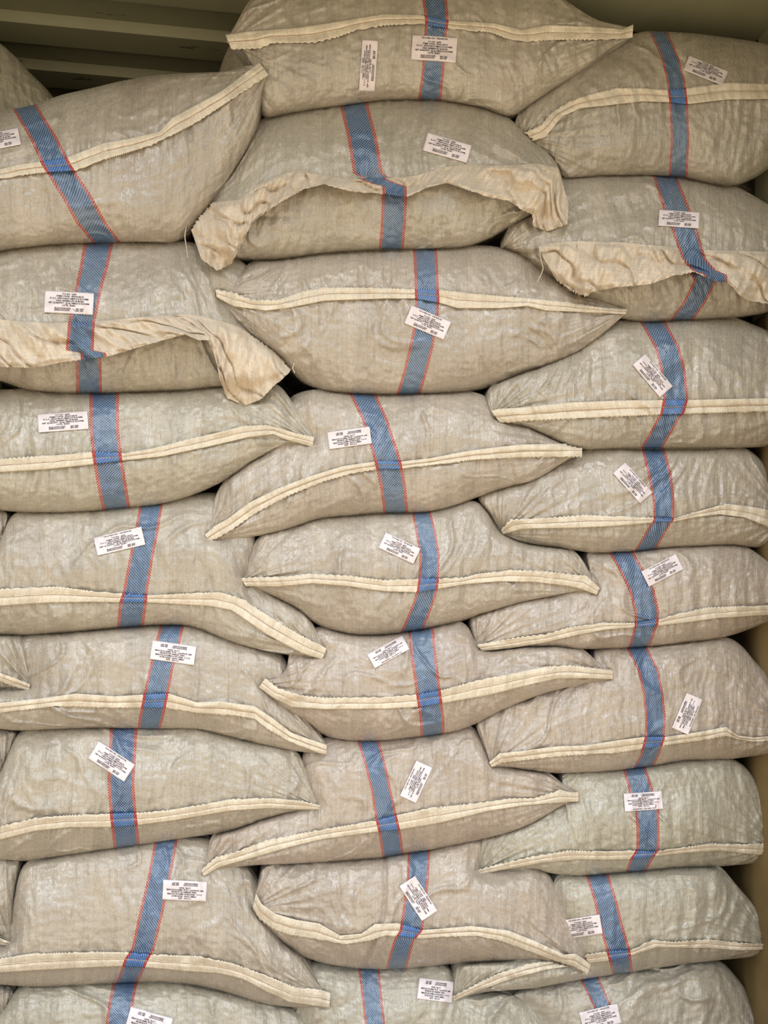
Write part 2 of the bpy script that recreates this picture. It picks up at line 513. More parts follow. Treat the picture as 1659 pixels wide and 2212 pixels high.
def sack(label, top, bot, hem=None, stripe=None, stickers=(), y0=0.0, Dk=0.62, pink='u', hstripe=None,
         expand=9.0, wide=False, twines=(), rec=0.032, nose=None, tip_l=True, tip_r=True, amp=1.0, fold=None, hemstand=0.004, bk=0.42):
    global sack_no, GM
    sack_no += 1
    sd_ = sack_no
    rs = np.random.RandomState(sd_ * 13 + 5)
    tint = TINT.get(sd_, rs.uniform(-0.25, 0.25))
    T = poly(top, 400); Bo = poly(bot, 400)
    u = 0.5 - 0.5 * np.cos(np.pi * (0.06 + 0.88 * np.linspace(0, 1, NU))); u = (u - u[0]) / (u[-1] - u[0])
    u = 0.35 * u + 0.65 * np.linspace(0, 1, NU)
    tv = np.linspace(-1, 1, NV); v = np.sin(tv * np.pi / 2) * 0.55 + tv * 0.45
    ip = lambda Q, w: np.stack([np.interp(w * 399, np.arange(400), Q[:, 0]), np.interp(w * 399, np.arange(400), Q[:, 1])], -1)
    Tu = ip(T, u); Bu = ip(Bo, u)
    # the top side runs a little under whatever lies on it
    if expand:
        w_ = sstep(0, 0.08, u) * sstep(0, 0.08, 1 - u)
        Tu[:, 1] -= expand * w_
    hgt = np.hypot(*(Tu - Bu).T)
    hm = hgt * PXM / 2
    Uu, Vv = np.meshgrid(u, v)              # rows = v (bottom -1 .. top 1)
    a = (Vv + 1) / 2
    PX = Bu[None, :, 0] * (1 - a) + Tu[None, :, 0] * a
    PY = Bu[None, :, 1] * (1 - a) + Tu[None, :, 1] * a
    # where the seam sits in v
    if hem is not None:
        hu = poly(hem[0], 600, False); hl = poly(hem[1], 600, False)
        hc = (hu + hl) / 2
        o_ = np.argsort(hc[:, 0]); sy = np.interp(Tu[:, 0] * 0.5 + Bu[:, 0] * 0.5, hc[o_, 0], hc[o_, 1])
        vs = np.clip(2 * (sy - Bu[:, 1]) / np.minimum(Tu[:, 1] - Bu[:, 1], -8) - 1, -0.85, 0.85)
        k = 15
        vs = np.convolve(np.pad(vs, k, mode='edge'), np.ones(2 * k + 1) / (2 * k + 1), 'valid')
    else:
        vs = np.full(NU, -0.2)
    vn = vs * 0.55
    w = np.where(Vv > vn, (Vv - vn) / (1 - vn), (vn - Vv) / (1 + vn))
    ex = 2.35
    prof = 1 - np.power(np.clip(1 - np.power(w, ex), 0, 1), 1 / ex)
    # the upper panel leans back more evenly than a circle does
    prof = np.where(Vv > vn, 0.72 * prof + 0.28 * w ** 1.6, prof)
    D = np.minimum(Dk * hm, 0.095)
    if hem is not None:
        prof = prof + 0.03 * np.exp(-((Vv - vs) / 0.10) ** 2) * sstep(0, 0.1, Uu)
    e = np.abs(2 * Uu - 1)
    dep = y0 + D * prof + rec * e ** 3.2
    # metres on the cloth
    Um = (PX - PX.mean()) * PXM
    dz = np.hypot(np.diff(PY, axis=0) * PXM, np.diff(dep, axis=0))
    Vm = np.vstack([np.zeros((1, NU)), np.cumsum(dz, axis=0)])
    iv = np.argmin(np.abs(v[:, None] - vs[None, :]), axis=0)
    Vm = Vm - Vm[iv, np.arange(NU)][None, :]
    # folds and creases
    dis = np.zeros_like(dep)
    edge = sstep(0.0, 0.10, Uu) * sstep(0.0, 0.10, 1 - Uu)
    dis += 0.009 * noise(Um * 8, Vm * 10, sd_)
    wob = 0.022 * noise(Um * 6, Vm * 9, sd_ + 40)
    th = rs.uniform(-0.35, 0.35)
    a_ = Um + wob + Vm * th
    msk = sstep(-0.35, 0.5, noise(Um * 5, Vm * 5, sd_ + 11))
    dis += 0.0050 * msk * noise(a_ * 48, Vm * 7, sd_ + 2)
    dis += 0.0026 * noise(a_ * 95, Vm * 14, sd_ + 3) * sstep(-0.2, 0.6, noise(Um * 7, Vm * 7, sd_ + 12))
    near = np.exp(-np.abs(Vm) / 0.045)
    dis += 0.0068 * near * noise((Um + wob * 0.4) * 66, Vm * 7, sd_ + 6)
    # creases fanning out of both corners
    for sgn, tp in ((0, (Tu[0] + Bu[0]) / 2), (1, (Tu[-1] + Bu[-1]) / 2)):
        dx = (PX - tp[0]) * PXM; dy = (PY - tp[1]) * PXM
        r_ = np.hypot(dx, dy) + 1e-4; an = np.arctan2(dy, np.abs(dx) + 1e-4)
        f_ = np.exp(-r_ / 0.16) * sstep(0.0, 0.03, r_)
        dis += 0.0085 * f_ * noise(an * 7 + wob * 12, r_ * 5, sd_ + 21 + sgn)
        dis += 0.0034 * f_ * noise(an * 17, r_ * 9, sd_ + 25 + sgn)
    # sharper diagonal folds
    for q in range(4):
        an = rs.uniform(-1.1, 1.1); ca, sa = math.cos(an), math.sin(an)
        xx = (Um * ca + Vm * sa); yy_ = (-Um * sa + Vm * ca)
        rg = ridge(xx * 11 + 0.8 * noise(Um * 9, Vm * 9, sd_ + 50), yy_ * 2.5, sd_ + 30 + q)
        dis -= 0.0065 * np.clip(rg - 0.62, 0, 1) / 0.38 * sstep(0.0, 0.55, noise(Um * 4.5, Vm * 4.5, sd_ + 60 + q))
    dis += 0.0016 * noise(Um * 70, Vm * 70, sd_ + 70) + 0.0009 * noise(Um * 170, Vm * 120, sd_ + 71)
    if fold is not None:
        fx = np.interp(PY, [p[1] for p in fold], [p[0] for p in fold])
        d_ = (PX - fx) * PXM
        dis += 0.010 * np.exp(-(d_ / 0.007) ** 2) * sstep(0, 0.006, -d_ + 0.006) - 0.006 * np.exp(-((d_ - 0.012) / 0.010) ** 2)
    dep = dep + dis * amp * (0.35 + 0.65 * edge)
    # give way to what lies in front
    need = sample(GMF(), PX, PY, GX0, GY0) + 0.007
    push = np.maximum(need - dep, 0)
    push = np.where(push > 3, 0, push)
    ps = push
    for _ in range(5):
        ps = np.maximum(push, blur(ps, 3, 5) * 0.985)
    dep = dep + blur(ps, 1, 3)
    P3 = P(PX, PY, dep)
    # stripe coordinates
    if stripe is not None:
        cx, hw = stripe_at(stripe, PY)
        A = (PX - cx) / hw
        A = A + 0.0  # woven straight
        j = int(np.argmin(np.abs(PX[NV // 2] - np.mean([s_[1] for s_ in stripe]))))
        Bm = np.repeat(Vm[:, j:j + 1], NU, 1)
    else:
        A = np.full_like(PX, 5.0); Bm = Vm
    # root
    base = P3.reshape(-1, 3)
    org = np.array([base[:, 0].mean(), base[:, 1].max() + 0.3, base[:, 2].min()])
    root = bpy.data.objects.new('woven_sack', None); COL.objects.link(root)
    root.empty_display_size = 0.1; root.location = org
    root['label'] = label; root['category'] = 'sack'; root['group'] = GROUP
    # front + back
    Vt = [P3.reshape(-1, 3)]; at_w = [np.stack([Um, Vm, np.full_like(Um, sd_ * 3.7)], -1).reshape(-1, 3)]
    at_s = [np.stack([A, Bm, Bm * 0 + tint], -1).reshape(-1, 3)]
    Fs = [grid_faces(NV, NU)[:, ::-1]]
    idx = np.arange(NV * NU).reshape(NV, NU)
    loop = np.r_[idx[0, :-1:3], idx[:-1:3, -1], idx[-1, :0:-3], idx[:0:-3, 0]]
    lu = Uu.ravel()[loop]; lv = Vv.ravel()[loop]
    topc, botc = P3[-1], P3[0]
    def bpt(uu, vv):
        q = [np.interp(uu, u, topc[:, k_]) for k_ in range(3)]; r_ = [np.interp(uu, u, botc[:, k_]) for k_ in range(3)]
        q = np.stack(q, -1); r_ = np.stack(r_, -1); t_ = ((vv + 1) / 2)[:, None]
        return r_ * (1 - t_) + q * t_
    prev = loop; n0 = NV * NU; L = len(loop)
    for k_, (sc_, dd, vh) in enumerate(((0.97, 0.02, 0.975), (0.90, 0.06, 0.94), (0.82, 0.14, 0.90), (0.78, bk * 0.93, 0.88), (0.70, bk, 0.6), (0.02, bk + 0.02, 0.02))):
        q = bpt(0.5 + (lu - 0.5) * sc_, lv * vh)
        ymx = max(np.median(q[:, 1]), 0) if k_ > 1 else 0
        q[:, 1] = q[:, 1] + dd if k_ < 2 else np.maximum(q[:, 1] + 0.06, ymx + dd)
        Vt.append(q)
        at_w.append(np.stack([lu * 0.8, 0.3 + dd + lv * 0, lu * 0 + sd_ * 3.7], -1)); at_s.append(np.stack([lu * 0 + 5, lu * 0, lu * 0 + tint], -1))
        cur = n0 + np.arange(L)
        Fs.append(np.stack([prev, np.roll(prev, -1), np.roll(cur, -1), cur], -1))
        prev = cur; n0 += L
    cen = Vt[-1].mean(0)[None] + [[0, 0.03, 0]]
    Vt.append(cen); at_w.append(np.array([[0, 1.2, sd_ * 3.7]])); at_s.append(np.array([[5., 0, 0]]))
    Fs.append(np.stack([prev, np.roll(prev, -1), np.full(L, n0), np.full(L, n0)], -1))
    Va = np.concatenate(Vt); Fa = np.concatenate(Fs[:-1])
    # cap as triangles: done through from_pydata-free second pass
    me_faces = Fa
    o = mesh_obj('sack_body', Va[:-1], me_faces, M_BODY, root, {'weave': np.concatenate(at_w)[:-1], 'stripe': np.concatenate(at_s)[:-1]}, origin=org)
    # local depth map of this sack
    x0 = PX.min() - 90; yy0 = PY.min() - 90; nx = int((PX.max() - PX.min() + 180) / CELL) + 2; ny = int((PY.max() - PY.min() + 180) / CELL) + 2
    g = splat(PX, PY, dep, x0, yy0, nx, ny, np.minimum, 99.0)
    g = fill(g, g > 50, 80)
    GMupd(PX, PY, dep)
    if hem is not None:
        n_a, n_c = (700, 12) if not wide else (420, 46)
        hu = poly(hem[0], n_a, False); hl = poly(hem[1], n_a, False)
        t = np.linspace(0, 1, n_c)[:, None]
        HX = hu[None, :, 0] * (1 - t) + hl[None, :, 0] * t
        HY = hu[None, :, 1] * (1 - t) + hl[None, :, 1] * t
        arc = np.r_[0, np.cumsum(np.hypot(*np.diff((hu + hl) / 2, axis=0).T))]
        # pinked edge
        zz_ = (np.abs(((arc / (12.5 + 2.5 * noise(arc / 90, arc * 0, sd_))) % 1) - 0.5) * 2 - 0.5)
        row = 0 if pink == 'u' else -1
        sg = 1 if pink == 'u' else -1
        dirn = (hl - hu); dirn /= np.hypot(*dirn.T)[:, None] + 1e-6
        zamp = 2.6 + 1.6 * noise(arc / 60, arc * 0 + 3, sd_)
        HX[row] += sg * dirn[:, 0] * zz_ * zamp; HY[row] += sg * dirn[:, 1] * zz_ * zamp
        gd = sample(g, HX, HY, x0, yy0)
        gd = blur(gd, 2 if wide else 1, 5)
        am = arc[None, :] * PXM
        cm = t * np.hypot(*(hl - hu).T)[None, :] * PXM
        if wide:
            off = 0.012 + 0.030 * t ** 1.2 * np.ones_like(HX)
            off = off + 0.018 * noise(am * 14 + cm * 6, cm * 7, sd_) + 0.016 * noise(am * 30 - cm * 14, cm * 12, sd_ + 1) + 0.006 * noise(am * 80 + cm * 20, cm * 30, sd_ + 2) - 0.030 * np.clip(ridge(am * 11 - cm * 16 + 0.5 * noise(am * 20, cm * 20, 5), cm * 3, sd_ + 8) - 0.6, 0, 1)
            off = off * (0.35 + 0.65 * sstep(0, 0.12, t)) 
            off = off + 0.004 * np.exp(-((t - 0.9) / 0.05) ** 2)
        else:
            free = t if pink == 'l' else 1 - t
            off = hemstand + 0.0028 * sstep(0.5, 1, free) * (0.7 + noise(am * 20, am * 0, sd_ + 5)) + 0.0036 * noise(am * 26, cm * 10, sd_) + 0.0018 * noise(am * 75, cm * 30, sd_ + 9)
            off = off + 0.0016 * sstep(0.44, 0.52, 1 - free)
            off = off + 0.0018 * np.abs(np.sin(np.pi * t)) * 1.0 - 0.0022 * np.exp(-((t - 0.5) / 0.07) ** 2)
        HD = gd - np.maximum(off, 0.0015)
        need = sample(GMO(), HX, HY, GX0, GY0) + 0.004
        HD = np.where((need > HD) & (need - HD < 3), need, HD)
        H3 = P(HX, HY, HD)
        hs = hstripe or stripe
        if hs is not None:
            cx, hw = stripe_at(hs, HY); HA = (HX - cx) / hw
        else:
            HA = np.full_like(HX, 5.0)
        wv_ = np.stack([am + 0 * HX, cm + 0 * HX, np.full_like(HX, sd_ * 3.7)], -1)
        ho = mesh_obj('hem_flap' if wide else 'folded_hem', H3.reshape(-1, 3), grid_faces(n_c, n_a)[:, ::-1] if False else grid_faces(n_c, n_a), M_FLAP if wide else M_HEM, root,
                      {'weave': wv_.reshape(-1, 3), 'stripe': np.stack([HA, cm + 0 * HX, 0 * HX], -1).reshape(-1, 3)}, origin=org)
        ho['label'] = 'wide loose cream flap with a pinked edge' if wide else 'cream folded hem strip with one pinked edge'
        md = ho.modifiers.new('s', 'SOLIDIFY'); md.thickness = 0.0012; md.offset = 0
        if not wide:
            r_ = n_c // 2
            wobx = 0.8 * noise(arc / 25, arc * 0, sd_)
            sp = P((HX[r_] + HX[r_ - 1]) / 2 + 0 * arc, (HY[r_] + HY[r_ - 1]) / 2 + wobx, np.minimum(HD[r_], HD[r_ - 1]) - 0.0002)
            Vx, Fx = tube(sp[::3], 0.00075, 5)
            mesh_obj('stitching', Vx, Fx, M_THREAD, root, origin=org)
        GMupd(HX, HY, HD + 0.002)
        g2 = splat(HX, HY, HD - 0.0015, x0, yy0, nx, ny, np.minimum, 99.0)
        g = np.where(g2 < 50, np.minimum(g, g2), g)
    for (cx, cy, w_, h_, ro, var) in stickers:
        ca, sa = math.cos(math.radians(ro)), math.sin(math.radians(ro))
        gs = blur(g, 1, 1)
        def mp(s_, t_, lift):
            lx = (s_ - 0.5) * w_; ly = (t_ - 0.5) * h_
            X_ = cx + lx * ca - ly * sa; Y_ = cy + lx * sa + ly * ca
            dd = sample(gs, X_, Y_, x0, yy0)
            cur = 0.0012 * (np.abs(s_ - 0.5) * 2) ** 4 + 0.0008 * noise(s_ * 3, t_ * 2, sd_)
            return P(X_, Y_, dd - lift - cur), X_, Y_, dd
        S_, T_ = np.meshgrid(np.linspace(0, 1, 34), np.linspace(0, 1, 16))
        q, X_, Y_, dd = mp(S_, T_, 0.0022)
        lo = mesh_obj('sticker', q.reshape(-1, 3), grid_faces(16, 34), M_STICKER, root, origin=org)
        lo['label'] = 'small white printed sticker'
        md = lo.modifiers.new('s', 'SOLIDIFY'); md.thickness = 0.0003; md.offset = 0
        tv_, tf_ = TXT[var]
        q, _, _, _ = mp(tv_[:, 0], tv_[:, 1], 0.0030)
        to = mesh_obj('printed_text', q, tf_, M_INK, lo, smooth=False, origin=org)
        GMupd(X_, Y_, dd)
    for tw in twines:
        q = poly(tw, 30); dd = sample(g, q[:, 0], q[:, 1], x0, yy0)
        dd = np.minimum(dd, np.interp(np.arange(30), [0, 29], [dd[0], dd[0] - 0.01])) - 0.006
        Vx, Fx = tube(P(q[:, 0], q[:, 1], dd), 0.0012, 6)
        mesh_obj('loose_thread', Vx, Fx, M_TWINE, root, origin=org)
    GMsnap()
    return root


_gmo = GM.copy()          # what lies in front, finished sacks only
_gmf = GM.copy()


def GMF():
    return _gmf


def GMO():
    return _gmo


def GMupd(px, py, dep):
    global GM
    ix = np.clip(((px - GX0) / CELL).astype(int), 0, GNX - 1); iy = np.clip(((py - GY0) / CELL).astype(int), 0, GNY - 1)
    np.maximum.at(GM, (iy.ravel(), ix.ravel()), dep.ravel())


def GMsnap():
    global _gmo, _gmf
    # close pin holes left by the splat
    p = np.pad(GM, 1, mode='edge'); m = GM.copy(); cnt = np.zeros(GM.shape)
    for dy in (0, 1, 2):
        for dx in (0, 1, 2):
            q = p[dy:dy + GNY, dx:dx + GNX]; m = np.maximum(m, q); cnt += q > -5
    _gmo = np.where(GM > -5, GM, np.where(cnt >= 6, m, GM)); _gmf = _gmo.copy()
    # no interpolation against the empty value
    _gmf[_gmf < -5] = -9.0


# ---- every sack front to back; contours, hem edges and stripe as read off the place (left to right)
sack('woven sack at top left, its cream ear pointing up right at the topmost sack',
     [(-230, 400), (-150, 290), (-60, 250), (0, 240), (30, 235), (80, 225), (130, 205), (200, 190), (260, 175), (330, 163), (400, 158), (490, 155), (530, 141), (560, 138), (574, 150)],
     [(-230, 410), (-150, 510), (-60, 555), (0, 543), (100, 530), (200, 526), (300, 523), (385, 527), (412, 500), (440, 460), (480, 410), (530, 330), (555, 270), (565, 200), (576, 165)],
     hem=([(-225, 405), (-120, 385), (-40, 374), (0, 366), (40, 355), (80, 350), (145, 340), (225, 308), (280, 299), (345, 284), (372, 254), (475, 199), (560, 135)],
          [(-225, 430), (-120, 405), (-40, 392), (0, 387), (40, 380), (83, 374), (165, 368), (225, 345), (325, 315), (372, 292), (425, 265), (500, 215), (580, 162)]),
     stripe=[(232, 54, 29), (300, 95, 30), (340, 114, 31), (357, 122, 32), (425, 166, 33), (480, 196, 33), (522, 229, 31)], pink='l',
     stickers=[(-6, 303, 98, 37, -11, 'A')], expand=0, y0=-0.02, rec=0.03)

sack('topmost woven sack under the ceiling, carrying two white stickers',
     [(488, 88), (505, 60), (540, -5), (600, -45), (750, -75), (900, -82), (1050, -75), (1150, -45), (1210, -8), (1250, 20), (1290, 45), (1366, 60)],
     [(490, 92), (530, 110), (548, 160), (558, 215), (565, 262), (620, 247), (700, 234), (830, 217), (900, 216), (960, 218), (1040, 232), (1105, 259), (1150, 225), (1200, 190), (1270, 145), (1310, 110), (1366, 78)],
     hem=([(487, 75), (560, 65), (640, 60), (730, 46), (830, 30), (905, 32), (975, 45), (1070, 50), (1110, 60), (1125, 64), (1180, 54), (1270, 57), (1345, 63), (1368, 53)],
          [(500, 107), (560, 105), (590, 93), (680, 92), (730, 80), (770, 65), (830, 55), (905, 51), (975, 62), (1060, 70), (1100, 85), (1140, 90), (1200, 86), (1290, 86), (1340, 84), (1366, 82)]),
     stripe=[(-60, 940, 28), (0, 939, 27), (45, 944, 25), (100, 938, 24), (150, 936, 24), (215, 928, 25)], pink='l',
     stickers=[(938, 105, 97, 54, 4, 'B'), (796, 142, 111, 34, -86, 'A')], expand=0, y0=0.0, Dk=0.6)

sack('woven sack directly under the topmost one, crumpled cream flap drooping at both corners',
     [(404, 470), (415, 445), (440, 420), (500, 370), (520, 330), (545, 290), (565, 262), (620, 245), (720, 232), (780, 225), (900, 215), (960, 217), (1040, 232), (1100, 262), (1160, 320), (1205, 355), (1218, 400)],
     [(410, 478), (440, 520), (500, 556), (560, 564), (600, 562), (700, 548), (820, 540), (900, 540), (1000, 536), (1050, 520), (1100, 492), (1150, 462), (1200, 440), (1220, 405)],
     hem=([(401, 462), (440, 440), (520, 430), (560, 398), (600, 380), (650, 366), (700, 378), (760, 387), (830, 385), (900, 380), (950, 362), (1010, 355), (1080, 358), (1160, 353), (1205, 362), (1228, 440)],
          [(435, 560), (470, 585), (500, 570), (520, 530), (545, 480), (600, 440), (660, 407), (700, 398), (760, 414), (820, 418), (880, 425), (920, 407), (965, 395), (1010, 410), (1060, 427), (1100, 434), (1130, 455), (1150, 462), (1152, 488), (1182, 500), (1226, 484)]),
     stripe=[(180, 758, 31), (232, 766, 31), (300, 783, 32), (375, 795, 32), (400, 848, 28), (420, 852, 27), (480, 850, 27), (540, 845, 27)],
     hstripe=[(360, 794, 32), (386, 803, 30), (396, 828, 28), (403, 852, 26), (430, 854, 26)], wide=True, pink='l',
     stickers=[(966, 319, 99, 40, 16, 'A')], twines=[[(404, 480), (399, 510), (402, 530), (406, 558)]], y0=0.0)

sack('woven sack at top right, hem curving up from its left corner',
     [(1128, 297), (1108, 262), (1125, 235), (1160, 190), (1210, 150), (1280, 110), (1350, 77), (1400, 66), (1500, 72), (1600, 85), (1659, 95), (1760, 130), (1830, 200)],
     [(1130, 300), (1160, 330), (1200, 352), (1212, 387), (1304, 380), (1404, 380), (1479, 384), (1530, 398), (1579, 406), (1629, 387), (1659, 365), (1720, 330), (1830, 215)],
     hem=([(1125, 290), (1169, 270), (1189, 245), (1229, 220), (1269, 205), (1329, 190), (1389, 190), (1444, 194), (1487, 190), (1570, 178), (1659, 180), (1760, 185), (1815, 200)],
          [(1149, 305), (1179, 296), (1214, 252), (1254, 234), (1309, 228), (1389, 219), (1447, 221), (1484, 225), (1570, 215), (1659, 214), (1760, 215), (1815, 225)]),
     stripe=[(20, 1400, 20), (65, 1421, 20), (125, 1448, 19), (175, 1460, 20), (225, 1466, 20), (300, 1469, 20), (380, 1465, 20)], pink='u',
     stickers=[(1525, 152, 91, 34, 22, 'A')], expand=0, y0=0.02)

sack('woven sack third in the middle column, hem sharply pointed both sides, sticker on the stripe',
     [(467, 633), (503, 628), (518, 600), (530, 580), (550, 568), (600, 563), (700, 548), (820, 540), (900, 540), (1000, 537), (1070, 540), (1120, 552), (1149, 575), (1190, 605), (1244, 645), (1299, 657), (1354, 669)],
     [(467, 640), (500, 684), (540, 724), (590, 757), (620, 790), (650, 828), (700, 846), (760, 851), (830, 853), (904, 852), (979, 850), (1044, 843), (1079, 827), (1129, 805), (1179, 790), (1244, 763), (1294, 728), (1329, 698), (1354, 676)],
     hem=([(465, 625), (505, 632), (545, 648), (600, 648), (650, 630), (700, 620), (830, 622), (896, 625), (949, 626), (1029, 635), (1129, 643), (1229, 653), (1299, 665), (1356, 668)],
          [(468, 642), (505, 662), (575, 671), (625, 665), (700, 650), (830, 645), (896, 645), (952, 655), (989, 666), (1079, 666), (1139, 661), (1179, 671), (1279, 675), (1351, 679)]),
     stripe=[(500, 914, 26), (550, 919, 26), (600, 921, 26), (650, 923, 26), (700, 920, 26), (750, 910, 26), (800, 898, 26), (850, 883, 26)], pink='u',
     stickers=[(924, 697, 92, 42, 23, 'B')], y0=0.0)

sack('woven sack second in the right column, wide cream flap hanging over its front',
     [(1082, 540), (1090, 510), (1110, 480), (1150, 440), (1190, 400), (1215, 388), (1304, 380), (1404, 380), (1480, 386), (1540, 396), (1600, 415), (1659, 450), (1740, 500), (1800, 590)],
     [(1082, 545), (1130, 592), (1209, 630), (1290, 675), (1355, 693), (1404, 697), (1479, 692), (1579, 688), (1649, 678), (1720, 650), (1800, 600)],
     hem=([(1161, 530), (1200, 524), (1254, 520), (1354, 524), (1469, 535), (1529, 540), (1659, 543), (1740, 560), (1800, 580)],
          [(1175, 560), (1214, 625), (1239, 647), (1262, 646), (1276, 632), (1329, 621), (1404, 614), (1450, 598), (1499, 587), (1540, 606), (1574, 612), (1599, 638), (1614, 650), (1659, 656), (1740, 650), (1800, 640)]),
     stripe=[(340, 1420, 26), (385, 1438, 26), (450, 1461, 29), (500, 1480, 28), (560, 1499, 26), (582, 1512, 26), (605, 1524, 25), (650, 1502, 25), (690, 1474, 25)],
     hstripe=[(520, 1486, 27), (560, 1499, 26), (584, 1520, 26), (594, 1546, 25), (640, 1548, 25)], wide=True, pink='l',
     stickers=[(1467, 473, 88, 35, 4, 'A')], twines=[[(1165, 535), (1168, 560), (1174, 580), (1168, 595), (1160, 611)]], y0=0.01)

sack('woven sack second in the left column, flap ending in a hanging triangular corner',
     [(-240, 670), (-160, 580), (-60, 545), (0, 543), (100, 532), (180, 528), (260, 525), (350, 525), (420, 532), (480, 550), (530, 575), (570, 630), (600, 690), (630, 770)],
     [(-240, 680), (-160, 770), (-60, 808), (15, 826), (50, 842), (100, 848), (165, 851), (300, 848), (400, 843), (475, 836), (560, 826), (610, 812), (632, 785)],
     hem=([(-200, 690), (-100, 685), (0, 690), (100, 698), (200, 695), (275, 688), (350, 681), (415, 679), (480, 693), (520, 708), (550, 728), (600, 758), (641, 779)],
          [(-200, 780), (-100, 785), (0, 793), (75, 795), (120, 785), (175, 777), (235, 770), (300, 750), (350, 736), (400, 722), (430, 735), (462, 734), (468, 765), (474, 815), (490, 860), (530, 877), (565, 862), (590, 835), (620, 810), (641, 783)]),
     stripe=[(480, 218, 32), (525, 213, 32), (575, 203, 31), (625, 191, 29), (675, 181, 29), (700, 176, 29), (758, 172, 30), (772, 190, 28), (800, 192, 28), (850, 192, 28)],
     hstripe=[(690, 178, 29), (700, 176, 29), (757, 172, 30), (763, 202, 28), (785, 202, 28)], wide=True, pink='l',
     stickers=[(149, 654, 106, 47, 3, 'A')], twines=[[(636, 784), (632, 795), (637, 806)]], y0=-0.01)

sack('woven sack third in the left column, sticker just left of its bright stripe',
     [(-240, 980), (-160, 880), (-60, 850), (0, 851), (50, 848), (100, 850), (165, 852), (300, 850), (400, 845), (475, 838), (560, 833), (600, 834), (615, 852), (635, 882), (655, 915), (677, 943)],
     [(-240, 990), (-160, 1070), (-60, 1096), (0, 1103), (60, 1108), (120, 1108), (200, 1105), (260, 1098), (350, 1090), (400, 1076), (460, 1052), (500, 1030), (540, 1000), (600, 966), (640, 955), (675, 962)],
     hem=([(-235, 985), (-120, 990), (0, 991), (125, 982), (195, 976), (265, 979), (325, 970), (400, 950), (475, 933), (525, 920), (575, 918), (620, 930), (640, 936), (679, 944)],
          [(-235, 1010), (-120, 1020), (0, 1020), (100, 1014), (200, 1003), (265, 995), (350, 986), (450, 965), (540, 944), (590, 938), (620, 950), (640, 955), (675, 966)]),
     stripe=[(800, 224, 32), (850, 225, 32), (925, 225, 32), (990, 232, 32), (1050, 242, 32), (1098, 251, 31)], pink='u',
     stickers=[(136, 911, 108, 39, -4, 'A')], y0=0.0)

sack('woven sack third in the right column, tilted sticker above a straight hem',
     [(1063, 893), (1052, 875), (1047, 850), (1079, 826), (1129, 806), (1179, 790), (1244, 764), (1294, 729), (1329, 699), (1404, 697), (1479, 692), (1579, 689), (1609, 703), (1659, 722), (1740, 770), (1810, 860)],
     [(1064, 898), (1095, 914), (1129, 918), (1179, 940), (1209, 957), (1264, 972), (1329, 969), (1454, 969), (1579, 969), (1659, 965), (1740, 945), (1810, 875)],
     hem=([(1061, 887), (1079, 883), (1129, 880), (1219, 870), (1339, 865), (1432, 864), (1484, 864), (1659, 860), (1800, 858)],
          [(1079, 912), (1100, 913), (1129, 910), (1229, 905), (1329, 900), (1429, 896), (1484, 894), (1579, 891), (1659, 889), (1800, 885)]),
     stripe=[(650, 1385, 28), (697, 1411, 28), (750, 1441, 27), (800, 1454, 27), (860, 1460, 27), (893, 1452, 26), (900, 1446, 24), (968, 1408, 24)], pink='l',
     stickers=[(1410, 811, 92, 37, 50, 'B')], y0=0.0)

sack('woven sack fourth in the middle column, upside-down sticker left of the stripe, blunt hem end',
     [(446, 1163), (458, 1120), (463, 1080), (480, 1050), (520, 1015), (560, 985), (595, 950), (610, 900), (625, 862), (680, 848), (760, 853), (830, 853), (930, 851), (1000, 850), (1045, 860), (1079, 885), (1129, 912), (1179, 937), (1209, 955), (1256, 962)],
     [(448, 1168), (500, 1163), (550, 1160), (615, 1145), (690, 1120), (750, 1115), (830, 1109), (929, 1107), (979, 1095), (1024, 1077), (1079, 1057), (1149, 1040), (1179, 1025), (1224, 994), (1256, 980)],
     hem=([(443, 1155), (465, 1135), (490, 1122), (540, 1085), (600, 1055), (665, 1030), (740, 1007), (815, 996), (866, 997), (929, 990), (1004, 975), (1079, 965), (1129, 960), (1258, 958)],
          [(450, 1171), (475, 1160), (505, 1142), (550, 1110), (625, 1070), (700, 1040), (760, 1023), (820, 1013), (866, 1013), (929, 1005), (1029, 993), (1129, 988), (1257, 987)]),
     stripe=[(800, 763, 29), (852, 784, 29), (905, 809, 28), (990, 836, 29), (1050, 849, 28), (1105, 855, 27)], pink='l',
     stickers=[(755, 946, 92, 37, 172, 'A')], y0=0.0)

sack('woven sack fourth in the right column, hem kinked upward at its right end',
     [(1083, 1150), (1065, 1125), (1040, 1097), (1024, 1082), (1079, 1057), (1149, 1040), (1179, 1026), (1224, 996), (1264, 975), (1329, 970), (1529, 970), (1590, 972), (1619, 978), (1649, 1008), (1680, 1050), (1700, 1100)],
     [(1084, 1154), (1110, 1166), (1139, 1175), (1229, 1187), (1279, 1195), (1369, 1192), (1454, 1182), (1579, 1177), (1629, 1184), (1670, 1178), (1698, 1140)],
     hem=([(1082, 1145), (1102, 1122), (1179, 1119), (1264, 1112), (1329, 1115), (1404, 1118), (1454, 1121), (1504, 1105), (1540, 1097), (1569, 1088), (1620, 1094), (1659, 1101), (1695, 1115)],
          [(1087, 1154), (1129, 1142), (1180, 1141), (1254, 1140), (1329, 1136), (1379, 1132), (1425, 1127), (1454, 1127), (1504, 1117), (1554, 1111), (1609, 1118), (1639, 1130), (1692, 1150)]),
     stripe=[(920, 1400, 25), (970, 1411, 25), (1025, 1425, 26), (1075, 1433, 24), (1122, 1434, 22), (1150, 1416, 22), (1190, 1393, 23)], pink='u',
     stickers=[(1367, 1043, 88, 36, 48, 'B')], y0=0.01, rec=0.06)

